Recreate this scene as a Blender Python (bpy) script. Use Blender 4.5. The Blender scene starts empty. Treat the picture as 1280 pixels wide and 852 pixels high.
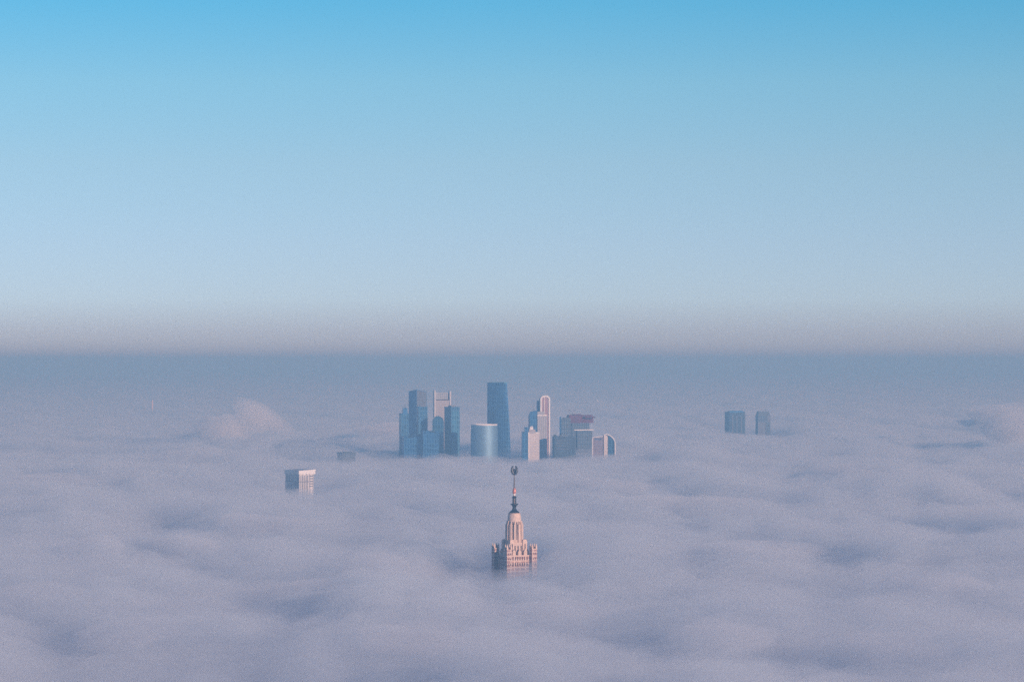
import bpy, bmesh, math, random
import numpy as np
from mathutils import Vector

random.seed(4)
S = bpy.context.scene
COL = S.collection
R = math.radians

# ------------------------------------------------------------------ camera
CAM_Z = 403.0
FPX = 4300.0            # focal length in photo pixels (1280 wide)
HORIZON = 451.0         # photo row of the level line
PITCH = math.atan((HORIZON - 426.0) / FPX)

cam_d = bpy.data.cameras.new("camera")
cam = bpy.data.objects.new("camera", cam_d)
COL.objects.link(cam)
cam_d.sensor_width = 36.0
cam_d.lens = 36.0 * FPX / 1280.0
cam_d.clip_start = 1.0
cam_d.clip_end = 400000.0
cam.location = (0, 0, CAM_Z)
cam.rotation_euler = (R(90) + PITCH, 0, 0)
S.camera = cam


def wx(px, Y):
    return (px - 640.0) / FPX * Y


def wz(py, Y):
    return CAM_Z - (py - HORIZON) / FPX * Y


# ------------------------------------------------------------------ render settings
S.render.engine = 'CYCLES'
cy = S.cycles
cy.use_adaptive_sampling = True
cy.adaptive_threshold = 0.014
cy.adaptive_min_samples = 16
cy.max_bounces = 10
cy.diffuse_bounces = 3
cy.glossy_bounces = 3
cy.transmission_bounces = 2
cy.volume_bounces = 6
cy.transparent_max_bounces = 16
cy.caustics_reflective = False
cy.caustics_refractive = False
cy.sample_clamp_indirect = 4.0
cy.use_denoising = False    # the photograph is grainy: leave the renderer's own fine noise
try:
    cy.denoiser = 'OPENIMAGEDENOISE'
except Exception:
    pass
S.view_settings.view_transform = 'Standard'
S.view_settings.look = 'None'
S.view_settings.gamma = 1.0
S.view_settings.use_curve_mapping = False
S.view_settings.exposure = 0.26

# ------------------------------------------------------------------ sky and sun
SUN_AZ = R(40)      # to the right of straight behind the camera
SUN_EL = R(10.5)
to_sun = Vector((math.sin(SUN_AZ) * math.cos(SUN_EL), -math.cos(SUN_AZ) * math.cos(SUN_EL), math.sin(SUN_EL)))

W = bpy.data.worlds.new("World")
S.world = W
W.use_nodes = True
nt = W.node_tree
bg = nt.nodes["Background"]
sky = nt.nodes.new("ShaderNodeTexSky")
sky.sky_type = 'NISHITA'
sky.sun_disc = False
sky.sun_elevation = SUN_EL
sky.sun_rotation = math.atan2(to_sun.x, to_sun.y)
sky.altitude = 0.0
sky.air_density = 0.5
sky.dust_density = 0.0
sky.ozone_density = 4.0
# the clear winter sky is a deeper cyan than the model gives: balance it by height above the horizon
tcw = nt.nodes.new("ShaderNodeTexCoord")
spw = nt.nodes.new("ShaderNodeSeparateXYZ")
nt.links.new(tcw.outputs["Generated"], spw.inputs[0])
mrw = nt.nodes.new("ShaderNodeMapRange")
mrw.inputs[1].default_value = 0.0; mrw.inputs[2].default_value = 0.35
nt.links.new(spw.outputs[2], mrw.inputs[0])
rmp = nt.nodes.new("ShaderNodeValToRGB")
SKY_BALANCE = [(0.0, (1.42, 0.92, 0.86)), (0.0086, (1.50, 0.99, 0.93)), (0.0179, (1.78, 1.24, 1.08)), (0.0342, (1.86, 1.30, 1.07)),
               (0.0574, (1.92, 1.42, 1.05)), (0.0805, (1.70, 1.57, 1.12)), (0.1035, (1.06, 1.60, 1.22)), (0.35, (1.12, 1.42, 1.50))]
el = rmp.color_ramp.elements
while len(el) < len(SKY_BALANCE):
    el.new(0.5)
for e, (z, c) in zip(el, SKY_BALANCE):
    e.position = z / 0.35
    e.color = (c[0] / 2, c[1] / 2, c[2] / 2, 1)
nt.links.new(mrw.outputs[0], rmp.inputs[0])
mlw = nt.nodes.new("ShaderNodeVectorMath"); mlw.operation = 'MULTIPLY'
nt.links.new(sky.outputs[0], mlw.inputs[0]); nt.links.new(rmp.outputs[0], mlw.inputs[1])
scw = nt.nodes.new("ShaderNodeVectorMath"); scw.operation = 'SCALE'
scw.inputs["Scale"].default_value = 1.6
nt.links.new(mlw.outputs[0], scw.inputs[0])
nt.links.new(scw.outputs[0], bg.inputs[0])
bg.inputs[1].default_value = 0.10

sun_d = bpy.data.lights.new("sun", 'SUN')
sun = bpy.data.objects.new("sun", sun_d)
COL.objects.link(sun)
sun_d.energy = 3.7
sun_d.angle = R(0.5)
sun_d.color = (1.0, 0.80, 0.71)
sun.rotation_euler = (-to_sun).to_track_quat('-Z', 'Y').to_euler()

# ------------------------------------------------------------------ materials
def mat(name):
    m = bpy.data.materials.new(name)
    m.use_nodes = True
    return m, m.node_tree.nodes, m.node_tree.links, m.node_tree.nodes["Principled BSDF"]


def volume_mat(name, density, color, aniso=0.0, absorb=(0, 0, 0)):
    m, n, l, b = mat(name)
    n.remove(b)
    v = n.new("ShaderNodeVolumePrincipled")
    v.inputs["Color"].default_value = (*color, 1)
    v.inputs["Density"].default_value = density
    v.inputs["Absorption Color"].default_value = (*absorb, 1)
    v.inputs["Anisotropy"].default_value = aniso
    v.inputs["Density Attribute"].default_value = ""
    v.inputs["Temperature Attribute"].default_value = ""
    l.new(v.outputs[0], n["Material Output"].inputs["Volume"])
    return m


def facade_axes(n, l):
    """(distance along the wall, height) of the shading point, whatever way the wall faces"""
    tc = n.new("ShaderNodeTexCoord")
    cr = n.new("ShaderNodeVectorMath"); cr.operation = 'CROSS_PRODUCT'
    l.new(tc.outputs["Normal"], cr.inputs[0]); cr.inputs[1].default_value = (0, 0, 1)
    dt = n.new("ShaderNodeVectorMath"); dt.operation = 'DOT_PRODUCT'
    l.new(tc.outputs["Object"], dt.inputs[0]); l.new(cr.outputs[0], dt.inputs[1])
    sp = n.new("ShaderNodeSeparateXYZ"); l.new(tc.outputs["Object"], sp.inputs[0])
    cb = n.new("ShaderNodeCombineXYZ")
    l.new(dt.outputs["Value"], cb.inputs[0]); l.new(sp.outputs[2], cb.inputs[1])
    return cb.outputs[0], tc


def facade_mat(name, pane, frame, bay=4.0, storey=4.0, line=0.14, rough=0.2, var=0.5, spec=0.5, metal=0.0):
    m, n, l, b = mat(name)
    ax, tc = facade_axes(n, l)
    br = n.new("ShaderNodeTexBrick")
    br.offset = 0.0
    br.inputs["Scale"].default_value = 1.0
    br.inputs["Brick Width"].default_value = bay
    br.inputs["Row Height"].default_value = storey
    br.inputs["Mortar Size"].default_value = line * storey
    br.inputs["Mortar Smooth"].default_value = 0.0
    br.inputs["Color1"].default_value = (*pane, 1)
    br.inputs["Color2"].default_value = (*[c * (1 - var) for c in pane], 1)
    br.inputs["Mortar"].default_value = (*frame, 1)
    l.new(ax, br.inputs["Vector"])
    no = n.new("ShaderNodeTexNoise"); no.inputs["Scale"].default_value = 0.02; no.inputs["Detail"].default_value = 4
    l.new(tc.outputs["Object"], no.inputs["Vector"])
    mx = n.new("ShaderNodeMix"); mx.data_type = 'RGBA'; mx.blend_type = 'MULTIPLY'
    mr = n.new("ShaderNodeMapRange")
    mr.inputs[3].default_value = 0.75; mr.inputs[4].default_value = 1.25
    l.new(no.outputs["Fac"], mr.inputs[0])
    cc = n.new("ShaderNodeCombineColor")
    for i in range(3):
        l.new(mr.outputs[0], cc.inputs[i])
    mx.inputs[0].default_value = 1.0
    l.new(br.outputs["Color"], mx.inputs[6]); l.new(cc.outputs[0], mx.inputs[7])
    l.new(mx.outputs[2], b.inputs["Base Color"])
    rr = n.new("ShaderNodeMapRange")
    rr.inputs[3].default_value = rough; rr.inputs[4].default_value = 0.6
    l.new(br.outputs["Fac"], rr.inputs[0]); l.new(rr.outputs[0], b.inputs["Roughness"])
    b.inputs["Specular IOR Level"].default_value = spec
    b.inputs["Metallic"].default_value = metal
    return m


def plain_mat(name, color, rough=0.6, metal=0.0, var=0.2, scale=0.15):
    m, n, l, b = mat(name)
    tc = n.new("ShaderNodeTexCoord")
    no = n.new("ShaderNodeTexNoise"); no.inputs["Scale"].default_value = scale; no.inputs["Detail"].default_value = 5
    l.new(tc.outputs["Object"], no.inputs["Vector"])
    cr = n.new("ShaderNodeValToRGB")
    cr.color_ramp.elements[0].position = 0.3; cr.color_ramp.elements[1].position = 0.7
    cr.color_ramp.elements[0].color = (*[c * (1 - var) for c in color], 1)
    cr.color_ramp.elements[1].color = (*[min(1, c * (1 + var)) for c in color], 1)
    l.new(no.outputs["Fac"], cr.inputs[0]); l.new(cr.outputs[0], b.inputs["Base Color"])
    b.inputs["Roughness"].default_value = rough
    b.inputs["Metallic"].default_value = metal
    return m


M = {}
M['haze'] = volume_mat("haze_air", 1 / 9300.0, (0.262, 0.535, 0.79), 0.0, (0.37, 0.21, 0.0))
M['mist'] = volume_mat("fog_mist", 1 / 480.0, (0.93, 0.955, 0.985), 0.0)
M['veil'] = volume_mat("fog_veil", 1 / 300.0, (0.91, 0.953, 0.985), 0.0)
M['bank'] = volume_mat("fog_bank", 1 / 130.0, (0.91, 0.953, 0.985), 0.0)
M['tuft'] = volume_mat("fog_tuft", 1 / 190.0, (0.96, 0.96, 0.975), 0.0)
M['wisp_core'] = volume_mat("cloud_core", 1 / 65.0, (0.98, 0.97, 0.975), 0.0)
M['wisp'] = volume_mat("cloud_wisp", 1 / 120.0, (0.98, 0.97, 0.975), 0.0)
M['core'] = plain_mat("fog_core", (0.62, 0.62, 0.66), 1.0, var=0.03, scale=0.01)
M['ground'] = plain_mat("ground_earth", (0.10, 0.11, 0.08), 1.0, scale=0.005)

M['glass_blue'] = facade_mat("glass_blue", (0.015, 0.12, 0.28), (0.04, 0.14, 0.26), 8, 14, 0.10, 0.3, 0.55, 0.5, 0.6)
M['glass_teal'] = facade_mat("glass_teal", (0.015, 0.14, 0.28), (0.05, 0.18, 0.29), 8, 14, 0.10, 0.3, 0.55, 0.5, 0.6)
M['glass_navy'] = facade_mat("glass_navy", (0.012, 0.14, 0.38), (0.03, 0.15, 0.33), 8, 14, 0.10, 0.3, 0.55, 0.5, 0.6)
M['glass_pale'] = facade_mat("glass_pale", (0.20, 0.23, 0.27), (0.38, 0.39, 0.41), 6, 8, 0.12, 0.35, 0.3)
M['stone_pale'] = facade_mat("stone_pale", (0.34, 0.31, 0.31), (0.42, 0.39, 0.39), 5, 8, 0.2, 0.6, 0.2, 0.3)
M['stone_grey'] = facade_mat("stone_grey", (0.22, 0.25, 0.31), (0.36, 0.37, 0.40), 4, 60, 0.03, 0.5, 0.25, 0.3)
M['white'] = plain_mat("white_cladding", (0.80, 0.77, 0.75), 0.5, var=0.05)
M['pink_glass'] = facade_mat("pink_glass", (0.30, 0.15, 0.18), (0.40, 0.24, 0.26), 4, 8, 0.12, 0.35, 0.3)
M['red_net'] = facade_mat("red_net", (0.20, 0.035, 0.055), (0.10, 0.03, 0.05), 7, 5, 0.12, 0.8, 0.4, 0.2)
M['grey_roof'] = plain_mat("grey_roof", (0.20, 0.21, 0.23), 0.8)
M['dark_roof'] = plain_mat("dark_roof", (0.04, 0.07, 0.09), 0.6)
M['steel'] = plain_mat("steel", (0.25, 0.25, 0.27), 0.4, 0.6)
M['crane_white'] = plain_mat("crane_white", (0.75, 0.75, 0.75), 0.5)
M['tile_cream'] = facade_mat("tile_cream", (0.54, 0.38, 0.31), (0.70, 0.53, 0.44), 1.6, 2.4, 0.2, 0.7, 0.3, 0.3)
M['tile_plain'] = plain_mat("tile_plain", (0.71, 0.52, 0.42), 0.7, var=0.14, scale=0.3)
M['tile_pink'] = facade_mat("tile_pink", (0.50, 0.29, 0.24), (0.70, 0.53, 0.45), 9, 5.5, 0.16, 0.7, 0.2, 0.3)
M['window_dark'] = plain_mat("window_dark", (0.07, 0.04, 0.04), 0.2, var=0.3)
M['copper_dark'] = plain_mat("copper_dark", (0.018, 0.020, 0.028), 0.45, 0.3)
M['gilt'] = plain_mat("gilt", (0.62, 0.22, 0.16), 0.35, 0.2)
M['spire_glass'] = plain_mat("spire_glass", (0.13, 0.10, 0.08), 0.35, 0.4)
M['stone_bright'] = facade_mat("stone_bright", (0.52, 0.47, 0.45), (0.62, 0.57, 0.55), 5, 8, 0.2, 0.6, 0.15, 0.3)
M['barrel_glass'] = facade_mat("barrel_glass", (0.08, 0.30, 0.55), (0.20, 0.36, 0.50), 6, 8, 0.10, 0.5, 0.3, 0.5, 0.6)
M['slate'] = facade_mat("slate_glass", (0.012, 0.038, 0.075), (0.025, 0.055, 0.09), 8, 12, 0.12, 0.35, 0.6, 0.4, 0.3)
M['mauve_wall'] = facade_mat("mauve_wall", (0.24, 0.18, 0.22), (0.30, 0.24, 0.27), 4, 8, 0.12, 0.4, 0.4)
M['fin'] = plain_mat("pale_fin", (0.52, 0.50, 0.51), 0.5, var=0.08)
M['pair_wall'] = facade_mat("pair_wall", (0.06, 0.085, 0.125), (0.12, 0.14, 0.18), 6, 8, 0.14, 0.5)
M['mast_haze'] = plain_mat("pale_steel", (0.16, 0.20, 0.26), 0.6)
M['window_blue'] = plain_mat("window_blue", (0.18, 0.19, 0.22), 0.3)
M['spire_pale'] = plain_mat("spire_pale", (0.72, 0.62, 0.55), 0.5)
M['ran_wall'] = facade_mat("ran_wall", (0.70, 0.66, 0.64), (0.38, 0.37, 0.39), 9.0, 44, 0.035, 0.6, 0.1, 0.3)

# ------------------------------------------------------------------ mesh helpers
class MB:
    def __init__(s):
        s.v = []; s.f = []

    def add(s, vs, fs):
        o = len(s.v)
        s.v += [tuple(v) for v in vs]
        s.f += [tuple(i + o for i in f) for f in fs]
        return s

    def prism(s, poly, z0, z1, top=None):
        """poly: list of (x, y) counter-clockwise; top: polygon of the upper end (same count) or list of z per corner"""
        n = len(poly)
        zs = [z1] * n
        tp = poly
        if top is not None:
            if isinstance(top[0], (tuple, list)):
                tp = top
            else:
                zs = top
        vs = [(x, y, z0) for x, y in poly] + [(x, y, z) for (x, y), z in zip(tp, zs)]
        fs = [tuple(reversed(range(n))), tuple(range(n, 2 * n))]
        fs += [(i, (i + 1) % n, n + (i + 1) % n, n + i) for i in range(n)]
        return s.add(vs, fs)

    def box(s, x0, x1, y0, y1, z0, z1, top=None):
        return s.prism([(x0, y0), (x1, y0), (x1, y1), (x0, y1)], z0, z1, top)

    def lathe(s, prof, n=24, cx=0, cy=0, rot=0.0, sq=1.0):
        vs = []; fs = []
        for r, z in prof:
            for i in range(n):
                a = 2 * math.pi * i / n + rot
                vs.append((cx + r * math.cos(a), cy + r * sq * math.sin(a), z))
        m = len(prof)
        for j in range(m - 1):
            for i in range(n):
                a, b = j * n + i, j * n + (i + 1) % n
                fs.append((a, b, b + n, a + n))
        fs.append(tuple(reversed(range(n))))
        fs.append(tuple(range((m - 1) * n, m * n)))
        return s.add(vs, fs)

    def bar(s, a, b, r, r2=None, n=6):
        a, b = Vector(a), Vector(b)
        r2 = r if r2 is None else r2
        d = (b - a).normalized()
        u = d.orthogonal().normalized(); w = d.cross(u)
        vs = []
        for p, rr in ((a, r), (b, r2)):
            for i in range(n):
                t = 2 * math.pi * i / n
                vs.append(p + (u * math.cos(t) + w * math.sin(t)) * rr)
        fs = [tuple(reversed(range(n))), tuple(range(n, 2 * n))]
        fs += [(i, (i + 1) % n, n + (i + 1) % n, n + i) for i in range(n)]
        return s.add(vs, fs)

    def ribbon(s, pts, w, y0, y1):
        """a band of width w that follows pts (x, z), from depth y0 to y1"""
        n = len(pts)
        L, Rr = [], []
        for i, p in enumerate(pts):
            a = pts[max(0, i - 1)]; b = pts[min(n - 1, i + 1)]
            dx, dz = b[0] - a[0], b[1] - a[1]
            k = math.hypot(dx, dz)
            nx, nz = -dz / k, dx / k
            L.append((p[0] + nx * w / 2, p[1] + nz * w / 2)); Rr.append((p[0] - nx * w / 2, p[1] - nz * w / 2))
        vs = []
        for i in range(n):
            vs += [(L[i][0], y0, L[i][1]), (Rr[i][0], y0, Rr[i][1]), (Rr[i][0], y1, Rr[i][1]), (L[i][0], y1, L[i][1])]
        fs = [(0, 1, 2, 3), tuple(4 * (n - 1) + i for i in (3, 2, 1, 0))]
        for i in range(n - 1):
            o = 4 * i
            for k in range(4):
                fs.append((o + (k + 1) % 4, o + k, o + 4 + k, o + 4 + (k + 1) % 4))
        return s.add(vs, fs)

    def extrude_xz(s, poly, y0, y1):
        n = len(poly)
        vs = [(x, y0, z) for x, z in poly] + [(x, y1, z) for x, z in poly]
        fs = [tuple(range(n)), tuple(reversed(range(n, 2 * n)))]
        fs += [((i + 1) % n, i, n + i, n + (i + 1) % n) for i in range(n)]
        return s.add(vs, fs)

    def build(s, name, material, parent=None, smooth=False, label=None, fix=True):
        me = bpy.data.meshes.new(name)
        me.from_pydata(s.v, [], s.f)
        if fix:
            bm = bmesh.new(); bm.from_mesh(me)
            bmesh.ops.recalc_face_normals(bm, faces=bm.faces)
            bm.to_mesh(me); bm.free()
        if smooth:
            for p in me.polygons:
                p.use_smooth = True
            me.set_sharp_from_angle(angle=R(35))
        o = bpy.data.objects.new(name, me)
        me.materials.append(material)
        COL.objects.link(o)
        if parent:
            o.parent = parent
        if label:
            o["label"] = label
        return o


def thing(name, label, cat, loc, rz=0.0, group=None):
    o = bpy.data.objects.new(name, None)
    COL.objects.link(o)
    o.location = loc; o.rotation_euler = (0, 0, rz)
    o.empty_display_size = 10
    o["label"] = label; o["category"] = cat
    if group:
        o["group"] = group
    return o


# ------------------------------------------------------------------ fog surface
def vnoise(x, y, seed):
    xi = np.floor(x).astype(np.int64); yi = np.floor(y).astype(np.int64)
    fx = x - xi; fy = y - yi

    def grad(ix, iy):
        h = (ix * 374761393 + iy * 668265263 + seed * 974634777) & 0xFFFFFFFF
        h = ((h ^ (h >> 13)) * 1274126177) & 0xFFFFFFFF
        h = (h ^ (h >> 16)) & 0xFFFF
        a = h / 65536.0 * 2 * np.pi
        return np.cos(a), np.sin(a)
    u = fx * fx * fx * (fx * (fx * 6 - 15) + 10); v = fy * fy * fy * (fy * (fy * 6 - 15) + 10)
    out = 0
    for dx, dy, wgt in ((0, 0, (1 - u) * (1 - v)), (1, 0, u * (1 - v)), (0, 1, (1 - u) * v), (1, 1, u * v)):
        gx, gy = grad(xi + dx, yi + dy)
        out = out + wgt * (gx * (fx - dx) + gy * (fy - dy))
    return out * 1.5


def fbm(x, y, seed, octv, gain=0.5):
    t = 0; a = 1.0; s = 0
    for k in range(octv):
        t = t + a * vnoise(x * 2.03 ** k + 17.3 * k, y * 2.03 ** k - 9.1 * k, seed + k)
        s += a; a *= gain
    return t / s


def billow(x, y, seed, octv, gain=0.5):
    t = 0; a = 1.0; s = 0
    for k in range(octv):
        t = t + a * (2.4 * np.abs(vnoise(x * 2.1 ** k + 5.7 * k, y * 2.1 ** k + 3.3 * k, seed + k)) - 0.5)
        s += a; a *= gain
    return t / s


# (photo column, row, half width px, half depth m, height m): swells and hollows; the deepest is dug to darken the stone tower's shadow
SWELLS = [
    (1262, 560, 34, 300, 22), (1190, 560, 40, 300, -22), (570, 706, 42, 190, -52), (775, 640, 50, 260, 18), (1045, 770, 45, 170, -14),
    (110, 705, 90, 260, 18), (560, 750, 130, 200, 12), (440, 690, 70, 260, -10), (300, 565, 60, 300, 12), (910, 800, 80, 150, 14), (300, 800, 120, 160, 14),
    (450, 575, 40, 350, -10),  (1200, 800, 60, 160, 12),
]


# (photo column, distance m, half width m, half depth m, height m): how high the fog stands at the buildings
ANCHORS = [(640, 4900, 62, 290, 95), (603, 4960, 60, 200, 92), (374, 7600, 100, 420, 88), (590, 10300, 270, 700, 101), (725, 10350, 130, 600, 112), (935, 13600, 180, 1100, 92),
           (432, 10020, 90, 500, 114)]


def fog_height(x, y):
    r = np.hypot(x, y)
    wxx = x + 120 * fbm(x / 700, y / 1100, 77, 2); wyy = y + 260 * fbm(x / 700, y / 1100, 78, 2)
    h = 122 + 16 * fbm(x / 2600, y / 5200, 11, 2)
    h = h + 28 * billow(wxx / 330, wyy / 680, 31, 4, 0.5)
    h = h + 18 * fbm(wxx / 800, wyy / 1500, 51, 4, 0.55)
    h = h + 12 * billow(wxx / 130, wyy / 260, 61, 4, 0.55) * (0.6 + 0.8 * np.clip(fbm(x / 600, y / 1000, 71, 2) + 0.4, 0, 1))
    h = h + 9 * fbm(x / 70, y / 150, 91, 3, 0.6)
    for px, py, sw, sd, ht in SWELLS:
        Y0 = (CAM_Z - 115) / (py - HORIZON) * FPX
        X0 = wx(px, Y0); sx = sw / FPX * Y0
        g = np.exp(-((x - X0) / sx) ** 2 - ((y - Y0) / sd) ** 2)
        h = h + ht * g * (1 + 0.5 * fbm(x / 160, y / 260, 7, 3))
    for px, Y0, sx, sd, zt in ANCHORS:
        g = np.exp(-(((x - wx(px, Y0)) / sx) ** 2 + ((y - Y0) / sd) ** 2) ** 1.5)
        h = h + g * (zt + 0.22 * (h - 116) - h)
    return h


def near_anchor(x, y):
    w = 0
    for px, Y0, sx, sd, zt in ANCHORS:
        w = np.maximum(w, np.exp(-(((x - wx(px, Y0)) / sx) ** 2 + ((y - Y0) / sd) ** 2) ** 1.5))
    return w


def fog_sheet(name, material, nr, na, top, bottom, r0=1200.0, r1=76000.0, half=R(19)):
    rr = np.geomspace(r0, r1, nr)
    aa = np.linspace(-half, half, na)
    RR, AA = np.meshgrid(rr, aa, indexing='ij')
    X = RR * np.sin(AA); Y = RR * np.cos(AA)
    Z = top(X, Y)
    n = nr * na
    bi = np.concatenate([np.arange(na), np.arange(1, nr) * na + na - 1,
                         (nr - 1) * na + np.arange(na - 2, -1, -1), np.arange(nr - 2, 0, -1) * na])
    nb = len(bi)
    vt = np.stack([X.ravel(), Y.ravel(), Z.ravel()], 1)
    vb = vt[bi].copy(); vb[:, 2] = bottom
    V = np.concatenate([vt, vb])
    i, j = np.meshgrid(np.arange(nr - 1), np.arange(na - 1), indexing='ij')
    a = (i * na + j).ravel()
    q = np.stack([a, a + na, a + na + 1, a + 1], 1)          # tops face up
    k = np.arange(nb); k2 = (k + 1) % nb
    sk = np.stack([bi[k], bi[k2], n + k2, n + k], 1)
    faces = np.concatenate([q, sk])
    loops = np.concatenate([faces.ravel(), n + np.arange(nb)[::-1]]).astype(np.int32)
    starts = np.concatenate([np.arange(len(faces)) * 4, [len(faces) * 4]]).astype(np.int32)
    tot = np.concatenate([np.full(len(faces), 4), [nb]]).astype(np.int32)
    me = bpy.data.meshes.new(name)
    me.vertices.add(len(V)); me.vertices.foreach_set("co", V.astype(np.float32).ravel())
    me.loops.add(len(loops)); me.loops.foreach_set("vertex_index", loops)
    me.polygons.add(len(starts)); me.polygons.foreach_set("loop_start", starts)
    me.update(calc_edges=True)
    me.validate()
    # every face outward: the top normal must point up
    if me.polygons[0].normal.z < 0:
        me.flip_normals()
    me.polygons.foreach_set("use_smooth", np.ones(len(me.polygons), dtype=bool))
    me.materials.append(material)
    o = bpy.data.objects.new(name, me)
    COL.objects.link(o)
    o["kind"] = "stuff"
    return o


core = fog_sheet("fog", M['core'], 640, 340, lambda x, y: fog_height(x, y) - 40 + 20 * near_anchor(x, y), 3.0)
core["label"] = "deep fog lying over the whole city like a sea"; core["category"] = "fog"
bank = fog_sheet("fog", M['bank'], 820, 460, lambda x, y: fog_height(x, y) - 16 + 9 * fbm(x / 150, y / 260, 201, 3), 6.0)
bank["label"] = "thick rolling upper fog of the fog sea"; bank["category"] = "fog"
veil = fog_sheet("fog", M['veil'], 900, 480, lambda x, y: fog_height(x, y), 9.0)
veil["label"] = "soft rounded billows along the top of the fog sea"; veil["category"] = "fog"
mist = fog_sheet("mist", M['mist'], 700, 400, lambda x, y: fog_height(x, y) + 10 + 36 * fbm(x / 260 + 0.3 * fbm(x / 500, y / 900, 303, 2), y / 560, 301, 4, 0.55), 12.0)
mist["label"] = "thin torn mist drifting just over the fog sea"; mist["category"] = "mist"


# ------------------------------------------------------------------ buildings
class Site:
    """photo column / row -> metres of a building whose base stands at column pc, distance Y"""
    def __init__(s, pc, Y):
        s.pc, s.Y, s.k = pc, Y, Y / FPX
        s.loc = (wx(pc, Y), Y, 0.0)

    def X(s, px):
        return (px - s.pc) * s.k

    def Z(s, py):
        return wz(py, s.Y)

    def quad(s, c, wl, wr, t, grow=0.0, back=1.0):
        """rectangle with its near corner at column c, left face wl and right face wr columns wide"""
        wl, wr = wl * s.k, wr * s.k
        a = Vector((-wl, wl * t)) * back if wl * t > wr / t else Vector((-wl, wl * t))
        b = Vector((wr, wr / t))
        o = Vector((s.X(c), 0))
        p = [o, o + b, o + a + b, o + a]
        if grow:
            m = (p[0] + p[2]) / 2
            p = [m + (q - m) * (1 + grow / (q - m).length) for q in p]
        return [(q.x, q.y) for q in p]


def parapet(poly, z0, z1, w=1.2):
    m = MB()
    c = Vector((sum(p[0] for p in poly) / len(poly), sum(p[1] for p in poly) / len(poly)))
    n = len(poly)
    for i in range(n):
        a, b = Vector(poly[i]), Vector(poly[(i + 1) % n])
        d = (b - a).normalized(); nn = Vector((d.y, -d.x))
        m.prism([tuple(a + nn * 0.3), tuple(b + nn * 0.3 - d * (w + 0.01)), tuple(b - nn * w - d * (w + 0.01)), tuple(a - nn * w)], z0, z1)
    return m


def shrink(poly, f):
    cx = sum(p[0] for p in poly) / len(poly); cy_ = sum(p[1] for p in poly) / len(poly)
    return [(cx + (x - cx) * f, cy_ + (y - cy_) * f) for x, y in poly]


def block(par, poly, z, m, roof_m='grey_roof', z0=0.0, par_h=4.0, plant=0.0, top=None, pm=None):
    MB().prism(poly, z0, z, top).build("wall", M[m], par)
    if top is None:
        if par_h:
            parapet(poly, z + 0.004, z + par_h).build("parapet", M[pm or m], par)
        if plant:
            MB().prism(shrink(poly, 0.5), z + 0.004, z + plant).build("plant_room", M[roof_m], par)


def rounded(cx, cz, r, n=10, a0=180, a1=0):
    return [(cx + r * math.cos(R(a0 + (a1 - a0) * i / n)), cz + r * math.sin(R(a0 + (a1 - a0) * i / n))) for i in range(n + 1)]


GRP = "glass towers of the business district rising from the fog"

# --- left cluster -----------------------------------------------------------
s_ = Site(505, 10500)
t = thing("skyscraper", "stepped dark blue tower at the outer left end of the skyline cluster", "skyscraper", s_.loc, group=GRP)
block(t, s_.quad(501.0, 2.5, 10.5, 5.0), s_.Z(518), 'glass_blue', par_h=4)
MB().prism(s_.quad(504.0, 1.3, 5.3, 5.0), s_.Z(518) + 0.004, s_.Z(509.5)).build("setback_wall", M['glass_navy'], t)
MB().bar((s_.X(506), 12, s_.Z(509.5)), (s_.X(506), 12, s_.Z(506)), 0.8).build("mast", M['steel'], t)

s_ = Site(518, 10560)
t = thing("skyscraper", "slender dark tower with slanted top and pale sunlit right side, tallest in the left cluster", "skyscraper", s_.loc, group=GRP)
q = s_.quad(520.6, 10.3, 12.5, 1.7)
MB().prism(q, 0, 0, [s_.Z(486.6), s_.Z(489.5), s_.Z(489.0), s_.Z(489.0)]).build("wall", M['glass_navy'], t)
b0, b1 = Vector(q[0]), Vector(q[1])
d = (b1 - b0).normalized(); nn = Vector((d.y, -d.x))
MB().prism([tuple(b0 + nn * 0.6 + d), tuple(b1 + nn * 0.6 - d), tuple(b1 + nn * 0.05 - d), tuple(b0 + nn * 0.05 + d)], 1, 1,
           [s_.Z(487.4), s_.Z(490.0), s_.Z(490.0), s_.Z(487.4)]).build("sunlit_tone_facade", M['pair_wall'], t)  # panel coloured paler to give the right face its sunlit tone
MB().bar((q[0][0], q[0][1] + 3, s_.Z(487)), (q[0][0], q[0][1] + 3, s_.Z(484)), 0.7).build("mast", M['steel'], t)

s_ = Site(528, 10470)
t = thing("skyscraper", "medium blue flat topped tower in front of the slender slant topped tower", "skyscraper", s_.loc, group=GRP)
block(t, s_.quad(522.8, 1.9, 11.7, 5), s_.Z(510), 'glass_blue', par_h=5, plant=9)

s_ = Site(533, 10380)
t = thing("office_building", "low dark blue block standing at the foot of the left cluster", "office block", s_.loc, group=GRP)
block(t, s_.quad(529.0, 2.0, 20.0, 9), s_.Z(540), 'glass_navy', par_h=4)
MB().prism(s_.quad(537, 0.6, 7, 9), s_.Z(540) + 0.004, s_.Z(538.2)).build('plant_room', M['slate'], t)

s_ = Site(512, 10400)
t = thing("office_building", "broad low blue block at the foot of the stepped tower, half sunk in fog", "office block", s_.loc, group=GRP)
block(t, s_.quad(505, 4, 25, 9), s_.Z(547), 'glass_navy', par_h=4)
MB().prism(s_.quad(509, 0.6, 8, 9), s_.Z(547) + 0.004, s_.Z(545.4)).build('plant_room', M['slate'], t)

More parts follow.
